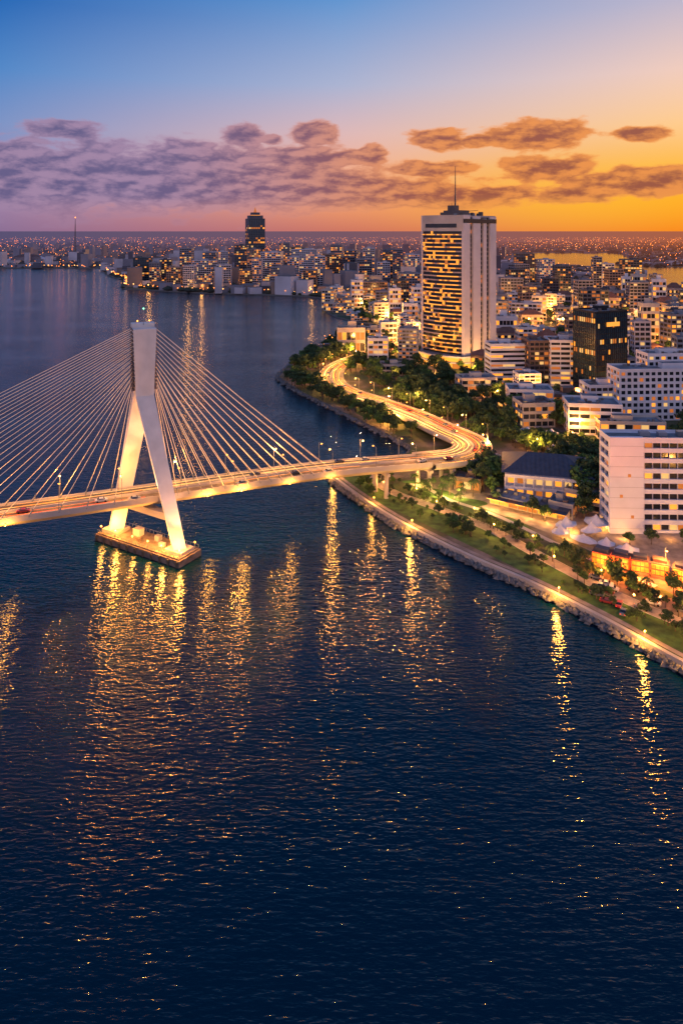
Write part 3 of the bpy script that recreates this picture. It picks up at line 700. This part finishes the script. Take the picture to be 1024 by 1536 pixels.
for k in range(8):
    t = k/7; x = 66+t*24; y = 294-t*16; a = math.atan2(-16, 24)
    mb.box((0, 0, ZL), (4.4, 9, 3.6), cream, a, org=(x+2.2, y+3.3)); mb.box((0, -4.6, ZL+.4), (3.6, .15, 2.6), R.choice([gold, litA, litC]), a, org=(x+2.2, y+3.3))
    mb.box((0, -6.2, ZL+3.4), (4.5, 3.4, .15), slate if k % 2 else tile, a, org=(x+2.2, y+3.3)); mb.box((0, 0, ZL+3.62), (4.5, 9.4, .5), R.choice([roofm, slate, grey]), a, org=(x+2.2, y+3.3))
    mb.box((0, -7.95, ZL+3.2), (4.3, .12, .3), R.choice([gold, litC, gold]), a, org=(x+2.2, y+3.3))
    mb.box((R.uniform(-1, 1), R.uniform(-2, 2), ZL+4.12), (1.6, 1.4, 1.1), metalm, a, org=(x+2.2, y+3.3))
    for s_ in (-1, 1): mb.cyl((x+s_*1.2, y-3, ZL), (x+s_*1.2, y-3, ZL+3.4), .07, .07, 6, metalm)
mb.obj('waterfront_restaurant')
for k in range(5): point('awning_lamp', (64+k*6, 287-k*4.2, 4.6), 2200, (1, .46, .10), rad=.3)
def tent_mesh(r=5, h=3.2):
    mb = MB(); n = 8; rings = []
    for k in range(6):
        t = k/5; rr = r*t; z = 2.6+h*(1-t)**2.0; rings.append([(rr*math.cos(2*math.pi*i/n)*(1 if i % 2 == 0 else .93), rr*math.sin(2*math.pi*i/n)*(1 if i % 2 == 0 else .93), z-(0 if i % 2 == 0 else .25*t)) for i in range(n)])
    for k in range(5):
        for i in range(n):
            j = (i+1) % n; mb.poly([rings[k][i], rings[k+1][i], rings[k+1][j], rings[k][j]], tent)
    for i in range(0, n, 2): x, y, z = rings[5][i]; mb.cyl((x, y, 0), (x, y, z), .08, .08, 6, metalm)
    mb.cyl((0, 0, 0), (0, 0, 6.2), .1, .08, 6, metalm); o = mb.obj('canopy'); me = o.data; bpy.data.objects.remove(o); return me
TM = tent_mesh()
for i, (x, y) in enumerate(((84, 262), (91, 257), (98, 253), (88, 268), (96, 263), (103, 247), (101, 271), (112, 362), (106, 372), (114, 380), (103, 385), (120, 390), (108, 396), (97, 378), (92, 392))):
    inst('canopy', TM, (x, y, ZL), R.uniform(0, 1), (R.uniform(.6, 1.1), R.uniform(.6, 1.3), R.uniform(.6, 1)))
    if i % 3 == 0: point('canopy_lamp', (x+2, y-2, 4.2), 1900, rad=.3)
for k in range(9):
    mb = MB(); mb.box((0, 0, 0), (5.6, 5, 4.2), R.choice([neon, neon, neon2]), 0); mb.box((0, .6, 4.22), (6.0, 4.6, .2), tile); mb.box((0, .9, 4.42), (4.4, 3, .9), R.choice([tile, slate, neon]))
    for s_ in (-2.8, 2.8): mb.box((s_, -2.7, 0), (.3, .3, 4.2), bark)
    for s_ in (-1.4, 0, 1.4): mb.box((s_, -2.56, 0), (.2, .12, 4.2), bark)
    mb.box((0, -2.6, 2.6), (5.4, .25, .3), bark); mb.box((0, -2.9, .0), (5.2, .6, 1.0), brown)
    o = mb.obj('market_stall'); o.location = (92+k*5.6, 242-k*3.0+(R.uniform(-.9, .9)), ZL); o.rotation_euler.z = rad(-28+R.uniform(-6, 6))
    point('stall_lamp', (90+k*5.6, 237.0-k*3.0, 4.4), 7500, (1, .17, .02), .4)

def blk(name, x, y, w, h, wall=hwhite, lit=.15, d=None, ang=None, bw=4.5, fh=4.2, sp=1.6, pier=.8):
    building(name, x, y, w, d or w*R.uniform(.5, .8), h, R.uniform(-.35, .35) if ang is None else ang, wall, glass, fh, bw, sp, pier, lit, roof=hroof, rec=.5)
def spire(mb, org, ang, z):
    mb.box((0, 0, z), (30, 30, 8), hdark, ang, org=org); mb.box((0, 0, z+8), (18, 18, 7), hdark, ang, org=org); mb.box((0, 0, z+8), (18.6, 18.6, 1.0), litA, ang, org=org)
    mb.cyl((org[0], org[1], z+15), (org[0], org[1], z+27), 4, .4, 6, litC)
building('glass_skyscraper', -197, 1560, 38, 34, 143, rad(20), teal, glassb, 4.5, 5, 1.0, .8, .05, roof=hroof, plant=False, crown=spire)
MID = [(-430, 1480, 38, 58, teal), (-335, 1480, 26, 78, hgrey), (-288, 1440, 44, 54, hwhite), (-219, 1500, 28, 84, hdark), (-192, 1500, 30, 76, hgrey), (-150, 1480, 44, 70, hwhite), (-73, 1430, 56, 77, hwhite), (-20, 1450, 36, 66, hbrown),
       (12, 1400, 26, 62, hdark), (45, 1390, 32, 58, hgrey), (85, 1390, 26, 52, hwhite), (-240, 1400, 30, 46, hwhite), (-120, 1350, 34, 44, hgrey), (-350, 1430, 30, 40, hbrown), (52, 1150, 48, 31, hbrown), (120, 1200, 40, 42, hgrey),
       (400, 1500, 40, 66, hbrown), (440, 1480, 34, 54, hwhite), (336, 950, 22, 48, hgrey), (485, 1300, 17, 66, hgrey), (502, 1290, 22, 54, hwhite), (545, 1290, 40, 62, hdark), (588, 1280, 22, 34, hgrey), (230, 850, 36, 27, hwhite),
       (271, 620, 15, 35, hwhite), (320, 650, 26, 38, hgrey), (285, 560, 24, 30, grey), (305, 520, 30, 26, cream), (260, 1050, 34, 44, hgrey), (300, 1180, 28, 50, hdark), (350, 1350, 34, 50, hgrey), (180, 1300, 30, 56, hdark), (230, 1400, 34, 62, hbrown), (290, 1500, 30, 66, hgrey),
       (-390, 1520, 26, 52, hdark), (-300, 1560, 30, 66, hgrey), (-100, 1580, 40, 78, hbrown), (20, 1600, 40, 70, hgrey), (120, 1600, 40, 72, hgrey), (430, 1100, 30, 24, hdark), (395, 820, 26, 30, hbrown), (-258, 1500, 22, 70, hwhite), (-45, 1400, 22, 64, hwhite), (-100, 1420, 24, 62, hwhite), (-395, 1450, 22, 48, hgrey),
       (150, 900, 26, 34, hdark), (205, 960, 22, 44, hgrey), (175, 1010, 24, 40, hbrown), (330, 1080, 24, 42, hdark), (240, 700, 20, 30, hbrown), (360, 730, 22, 32, hdark), (210, 620, 22, 24, hgrey), (255, 500, 22, 24, brown), (150, 1120, 26, 50, hwhite), (90, 1060, 24, 40, hdark), (60, 980, 22, 30, hgrey),
       (290, 800, 22, 48, hdark), (180, 800, 22, 34, hgrey), (415, 960, 26, 44, hgrey), (380, 1180, 28, 56, hdark), (470, 1180, 26, 50, hbrown), (330, 880, 24, 40, hdark), (250, 920, 22, 42, hbrown), (440, 860, 28, 40, hdark), (325, 600, 24, 44, hdark), (360, 640, 24, 30, hbrown),
       (-175, 1420, 20, 58, hwhite), (-310, 1400, 24, 44, hwhite), (-10, 1540, 26, 84, hgrey), (60, 1500, 26, 78, hwhite), (100, 1480, 22, 70, hdark), (150, 1450, 26, 66, hwhite), (-130, 1560, 24, 88, hgrey), (200, 1550, 28, 80, hgrey), (330, 1560, 28, 78, hwhite), (370, 1420, 24, 62, hdark), (-60, 1320, 26, 40, hbrown), (-190, 1350, 26, 38, hbrown)]
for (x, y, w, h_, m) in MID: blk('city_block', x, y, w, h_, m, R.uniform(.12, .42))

def proto(i):
    w = R.uniform(16, 28); d = R.uniform(12, 19); h_ = R.choice([7, 9, 10, 13, 16, 20]); wall = R.choice([white, white, cream, grey, pink, grey, brown]); n0_ = len(FOOT)
    hip = R.random() < .2
    o = building('lowrise', 0, 0, w, d, h_, 0, wall, glass, 3.3, 3.6, 1.3, .5, .45, z0=0, roof=R.choice([roofm, roofm, tile, slate, grey]), plant=not hip)
    me = o.data; bpy.data.objects.remove(o); del FOOT[n0_:]
    if hip:
        mb = MB(); mb.v = [tuple(v.co) for v in me.vertices]; mb.f = [tuple(p.vertices) for p in me.polygons]; mb.mi = [p.material_index for p in me.polygons]; mb.mats = list(me.materials)
        e = .8; z1 = h_+1.2; z2 = z1+3.5; t = R.choice([tile, slate, tile]); a, b = w/2+e, d/2+e
        if b > a*.9: b = a*.9
        mb.poly([(-a, -d/2-e, z1), (a, -d/2-e, z1), (a-b, 0, z2), (-a+b, 0, z2)], t); mb.poly([(a, d/2+e, z1), (-a, d/2+e, z1), (-a+b, 0, z2), (a-b, 0, z2)], t); mb.poly([(a, -d/2-e, z1), (a, d/2+e, z1), (a-b, 0, z2)], t); mb.poly([(-a, d/2+e, z1), (-a, -d/2-e, z1), (-a+b, 0, z2)], t)
        o = mb.obj('lowrise'); me = o.data; bpy.data.objects.remove(o)
    return me
PROT = [proto(i) for i in range(20)]
pathxy = [(p.x, p.y) for p in path]
placed = []
def free(x, y, r):
    if not inpoly(x, y, LANDP) or inpoly(x, y, lag): return False
    if sdist(x, y, pathxy) < r+13: return False
    if sdist(x, y, shore[:40]) < r+6: return False
    for (a, b, c) in FOOT:
        if (a-x)**2+(b-y)**2 < (c+r*.8)**2: return False
    for (a, b, c) in placed:
        if (a-x)**2+(b-y)**2 < (c+r)**2: return False
    return True
cnt = 0
for k in range(5000):
    if cnt > 250: break
    y = 395+R.random()**1.1*800; x = R.uniform(-20, .58*y+40)
    if y < 560 and x < 110: continue
    if free(x, y, 12):
        placed.append((x, y, 12)); cnt += 1; s_ = R.uniform(.8, 1.1)
        inst('lowrise_building', R.choice(PROT), (x, y, ZL), R.choice([0, .2, -.3, .1]), (s_, s_, R.uniform(.8, 1.4)*(1.8 if y > 600 and R.random() < .3 else 1)))
mb = MB()
def fb(x, y, w, d, h_):
    pal = [hwhite, hgrey, hdark, hbrown, hgrey, hwhite] if y < 2600 else [hgrey, hdark, hbrown, hbrown]
    mb.box((0, 0, ZL), (w, d, h_), R.choice(pal), R.uniform(-.5, .5), hroof, (x, y))
for k in range(5200):
    y = 1250+R.random()**1.7*7500; x = R.uniform(-.62*y, .62*y)
    if not inpoly(x, y, LANDP) or inpoly(x, y, lag): continue
    h_ = R.uniform(5, 16) if R.random() < .84 else R.uniform(20, 54 if y < 3500 else 34)
    if x > .26*y: h_ = min(h_, 9)
    if y < 2200 and sdist(x, y, shore[28:44]) < 22: continue
    if any((a-x)**2+(b-y)**2 < (c+12)**2 for a, b, c in FOOT): continue
    fb(x, y, R.uniform(10, 34), R.uniform(10, 30), h_)
mb.obj('distant_city_buildings')
mb = MB()
for k in range(11000):
    y = 1200+R.random()**1.5*5000; x = R.uniform(-.62*y, .62*y)
    if not inpoly(x, y, LANDP) or inpoly(x, y, lag): continue
    r = R.uniform(4, 9)*(1+y/6000); mb.octa((x, y, ZL+r*.3), r, hgreen, r*.6)
mb.obj('distant_tree_canopy')
mb = MB()
for k in range(6000):
    y = 650+R.random()**1.5*9500; x = R.uniform(-.6*y, .6*y)
    if not inpoly(x, y, LANDP) or inpoly(x, y, lag): continue
    r = (.5+min(y, 5000)/3200)*R.uniform(.35, 1.15); mb.octa((x, y, ZL+R.uniform(6, 16)), r, (glowmid if y < 1700 else glowfar) if R.random() < .85 else glowfar2)
for i in range(26, len(shore)-2):
    a, b = Vector(shore[i]), Vector(shore[i+1]); Ls = (b-a).length; n_ = int(min(Ls/8, 110))
    for k in range(n_):
        p = a.lerp(b, (k+R.random())/n_); nrm = Vector((b.y-a.y, -(b.x-a.x))).normalized()
        q = p-nrm*R.uniform(-12, -6) if inpoly(*(p+nrm*8), LANDP) else p-nrm*R.uniform(6, 12)
        if R.random() < .65: mb.octa((q.x, q.y, ZL+R.uniform(5, 9)), (.8+q.y/2200)*R.uniform(.5, 1.1), glowfar if R.random() < .7 else glowfar2)
mb.obj('distant_city_lights')
mb = MB()
for s_ in ((-3, -3), (3, -3), (0, 3)): mb.beam((-1020+s_[0]*1.3, 2620+s_[1]*1.3, ZL), (-1020, 2620, 165), 1.6, .9, brown)
for z in range(10, 160, 12):
    f = 1-z/165; mb.beam((-1020-4*f, 2620-4*f, z), (-1020+4*f, 2620-4*f, z+6), .7, .7, brown)
mb.octa((-1020, 2620, 168), 2.5, glowfar); mb.obj('radio_mast')
mb = MB()
for k in range(24):
    t0, t1 = math.pi*k/24, math.pi*(k+1)/24
    for (r0, r1, z0_, z1_) in ((90, 80, 6, 22), (80, 55, 22, 32)):
        P = lambda t, r, z: (-1120+r*math.cos(t), 2420+r*.6*math.sin(t)-0, ZL+z*math.sin(t)**.5)
        mb.poly([P(t0, r0, z0_), P(t1, r0, z0_), P(t1, r1, z1_), P(t0, r1, z1_)], hwhite)
mb.obj('stadium')
for k in range(72):
    y = 410+R.random()**.9*900; x = R.uniform(0, .56*y)
    if not inpoly(x, y, LANDP): continue
    point('city_lamp', (x, y, ZL+R.uniform(7, 12)), (24000 if y < 700 else 65000)*R.uniform(.5, 1.5), LC, .8)
for k in range(14):   # lamps standing inland of the far quay
    x = -420+k*31+R.uniform(-8, 8); i = min(range(30, 36), key=lambda q: abs((shore[q][0]+shore[q+1][0])/2-x)); a, b = shore[i], shore[i+1]
    t = (x-a[0])/((b[0]-a[0]) or 1); y = a[1]+(b[1]-a[1])*min(1, max(0, t))+34
    if inpoly(x, y, LANDP): point('shore_lamp', (x, y, ZL+10), 15000*R.uniform(.5, 1.4), LC, 2.5)
for (pts, w) in (([(84, 492), (120, 472), (170, 470), (260, 486), (340, 500)], 9), ([(70, 352), (95, 356), (130, 372), (128, 420), (106, 466), (96, 476)], 8), ([(100, 545), (160, 545), (240, 560), (380, 600)], 8), ([(104, 232), (130, 222), (160, 196), (220, 150)], 7)):
    q = ribbon('road', pts, w, ZL+.03, asphalt)
    for j, (p, n, t) in enumerate(along(q, 26, 6)):
        s_ = 1 if j % 2 else -1; lamp(p+n*s_*(w/2+.6), -n*s_, 19000)
    for (p, n, t) in along(q, 9, 2):
        if R.random() < .5: inst('car', R.choice(CARS), p+n*R.choice((-2, 2)), math.atan2(t.y, t.x))

# ------------------------------------------------------------------ trees
def tree_mesh(seed, h=9, cr_=4, leaf=leafA):
    r = random.Random(seed); mb = MB()
    mb.cyl((0, 0, 0), (.15, .1, h*.25), .32, .24, 8, bark, False); mb.cyl((.15, .1, h*.25), (.1, 0, h*.5), .24, .16, 8, bark, False)
    cl = []
    for k in range(7):
        a = 2*math.pi*k/7+r.uniform(-.3, .3); e = r.uniform(.4, .85)*cr_; q = (e*math.cos(a), e*math.sin(a), h*r.uniform(.5, .75)); mb.cyl((.1, .05, h*r.uniform(.3, .5)), q, .12, .05, 5, bark, False); cl.append((q, r.uniform(.3, .46)*cr_))
    for k in range(7):
        a = r.uniform(0, 6.28); e = r.uniform(0, .55)*cr_; cl.append(((e*math.cos(a), e*math.sin(a), h*r.uniform(.68, .95)), r.uniform(.28, .42)*cr_))
    for (c, cr2) in cl:
        for q in range(75):
            v = Vector((r.gauss(0, 1), r.gauss(0, 1), r.gauss(0, 1))).normalized()*cr2*r.uniform(.55, 1.05); v.z *= .75
            p = Vector(c)+v; n = (v.normalized()+Vector((r.uniform(-.7, .7), r.uniform(-.7, .7), r.uniform(-.3, .9)))).normalized(); a = n.orthogonal().normalized(); b = n.cross(a); s_ = r.uniform(.22, .46)*cr_/4
            mb.poly([p-a*s_*1.3, p-b*s_*.7, p+a*s_*1.3, p+b*s_*.7], leaf)
    o = mb.obj('tree'); me = o.data; bpy.data.objects.remove(o); return me
TREES = [tree_mesh(1, 9, 4), tree_mesh(2, 11, 4.6), tree_mesh(3, 8, 4.4, leafB), tree_mesh(4, 10, 3.8), tree_mesh(5, 7.5, 3.4, leafB), tree_mesh(6, 9, 4.6)]
def palm_mesh(seed):
    r = random.Random(seed); mb = MB(); mb.cyl((0, 0, 0), (.2, 0, 3.5), .26, .2, 8, bark, False); mb.cyl((.2, 0, 3.5), (.5, .1, 7), .2, .15, 8, bark, False)
    for k in range(15):
        a = 2*math.pi*k/15+r.uniform(-.2, .2); up_ = r.uniform(.1, 1.0); prev = None; Lf = r.uniform(2.8, 3.6)
        for s_ in range(8):
            t = s_/7; c = Vector((.5+math.cos(a)*Lf*t, .1+math.sin(a)*Lf*t, 7+up_*2.2*t-2.9*t*t)); sd_ = Vector((-math.sin(a), math.cos(a), 0)); w = .6*math.sin(math.pi*min(1, t*.85+.12))
            if prev is not None:
                pc, pw = prev; d_ = Vector((0, 0, -.28))
                for q in (-1, 1):
                    mb.poly([pc, pc.lerp(c, .75), pc.lerp(c, .8)+sd_*q*w+d_+(c-pc)*.4, pc.lerp(c, .3)+sd_*q*pw+d_+(c-pc)*.3], leafB)
            prev = (c, w)
    o = mb.obj('palm_tree'); me = o.data; bpy.data.objects.remove(o); return me
PALMS = [palm_mesh(1), palm_mesh(2)]
def tree(x, y, s_=1, palm=False, chk=True):
    if chk and (not inpoly(x, y, LANDP) or inpoly(x, y, lag) or sdist(x, y, pathxy) < 12 or any((a-x)**2+(b-y)**2 < (c*.8)**2 for a, b, c in FOOT)): return
    me = R.choice(PALMS) if palm else R.choice(TREES)
    inst('palm_tree' if palm else 'tree', me, (x, y, ZL), R.uniform(0, 6.28), (s_, s_, s_*R.uniform(.85, 1.15)))
for k in range(170): tree(R.uniform(-42, 16), R.uniform(562, 700), R.uniform(.9, 1.5))
for (a, b, n_) in (((-40, 540), (-4, 480), 54), ((-8, 475), (38, 395), 66), ((20, 600), (60, 540), 66), ((40, 480), (80, 420), 76), ((60, 470), (100, 400), 66), ((60, 530), (110, 520), 56), ((30, 520), (80, 470), 64), ((78, 400), (120, 345), 50), ((70, 330), (76, 300), 12), ((105, 470), (130, 410), 30), ((90, 545), (190, 530), 20), ((120, 462), (240, 458), 30), ((125, 365), (190, 372), 30), ((110, 330), (190, 330), 36)):
    for k in range(n_):
        t = R.random(); tree(a[0]+(b[0]-a[0])*t+R.uniform(-9, 9), a[1]+(b[1]-a[1])*t+R.uniform(-12, 12), R.uniform(.6, 1.25), R.random() < .10)
for (x, y, s_) in ((104, 296, 1.6), (109, 302, 1.8), (114, 312, 1.9), (106, 310, 1.5), (64, 308, 1.3), (70, 314, 1.4), (60, 318, 1.2), (74, 322, 1.4), (92, 230, .9), (96, 227, .7), (107, 220, .8), (150, 250, 1.1), (117, 300, 1.8), (111, 292, 1.5), (66, 302, 1.1), (68, 320, 1.5), (56, 322, 1.1), (102, 283, 1.1), (99, 279, 1.0), (108, 256, .7), (116, 256, .6), (128, 252, .8), (82, 276, .8), (78, 280, .7)): tree(x, y, s_, chk=False)
for (x, y) in ((44, 300), (48, 304), (40, 309), (52, 299), (38, 300), (46, 310), (54, 308), (58, 302), (34, 314), (50, 292), (45, 272), (49, 268), (75, 243), (99, 222), (37, 306), (42, 314), (50, 310)): tree(x, y, R.uniform(.6, .95), True, chk=False)
for (x, y) in ((46, 305), (39, 303), (52, 304), (60, 290), (34, 318)): point('garden_lamp', (x, y-3, 5), 4400, (1, .62, .16), .3)
for k in range(190):
    i = R.randrange(2, 11); p, q = gpath[i], gpath[i-1]; t = R.random(); off = R.choice([R.uniform(-5, 4), R.uniform(9, 16)]); tree(p[0]+(q[0]-p[0])*t+off*.75, p[1]+(q[1]-p[1])*t+off*.55, R.uniform(.2, .6), chk=False)
for k in range(700):
    y = 400+R.random()*800; x = R.uniform(20, .58*y)
    if any((a-x)**2+(b-y)**2 < 110 for a, b, c in placed): continue
    tree(x, y, R.uniform(.8, 1.6), R.random() < .06)
for k in range(26):
    x = 86+R.uniform(-4, 34); y = 228+R.uniform(-18, 4)-(x-86)*.55; inst('car', R.choice(CARS), (x, y, ZL+.02), rad(-28)+R.choice([0, math.pi/2]))

# ------------------------------------------------------------------ camera
cam = bpy.data.cameras.new('camera'); co = bpy.data.objects.new('camera', cam); scene.collection.objects.link(co)
co.location = (0, 0, 120); co.rotation_euler = (math.radians(90), 0, 0); cam.lens = 24; cam.sensor_width = 36; cam.sensor_fit = 'AUTO'; cam.shift_y = -0.2754; cam.clip_end = 200000; cam.clip_start = 1
scene.camera = co
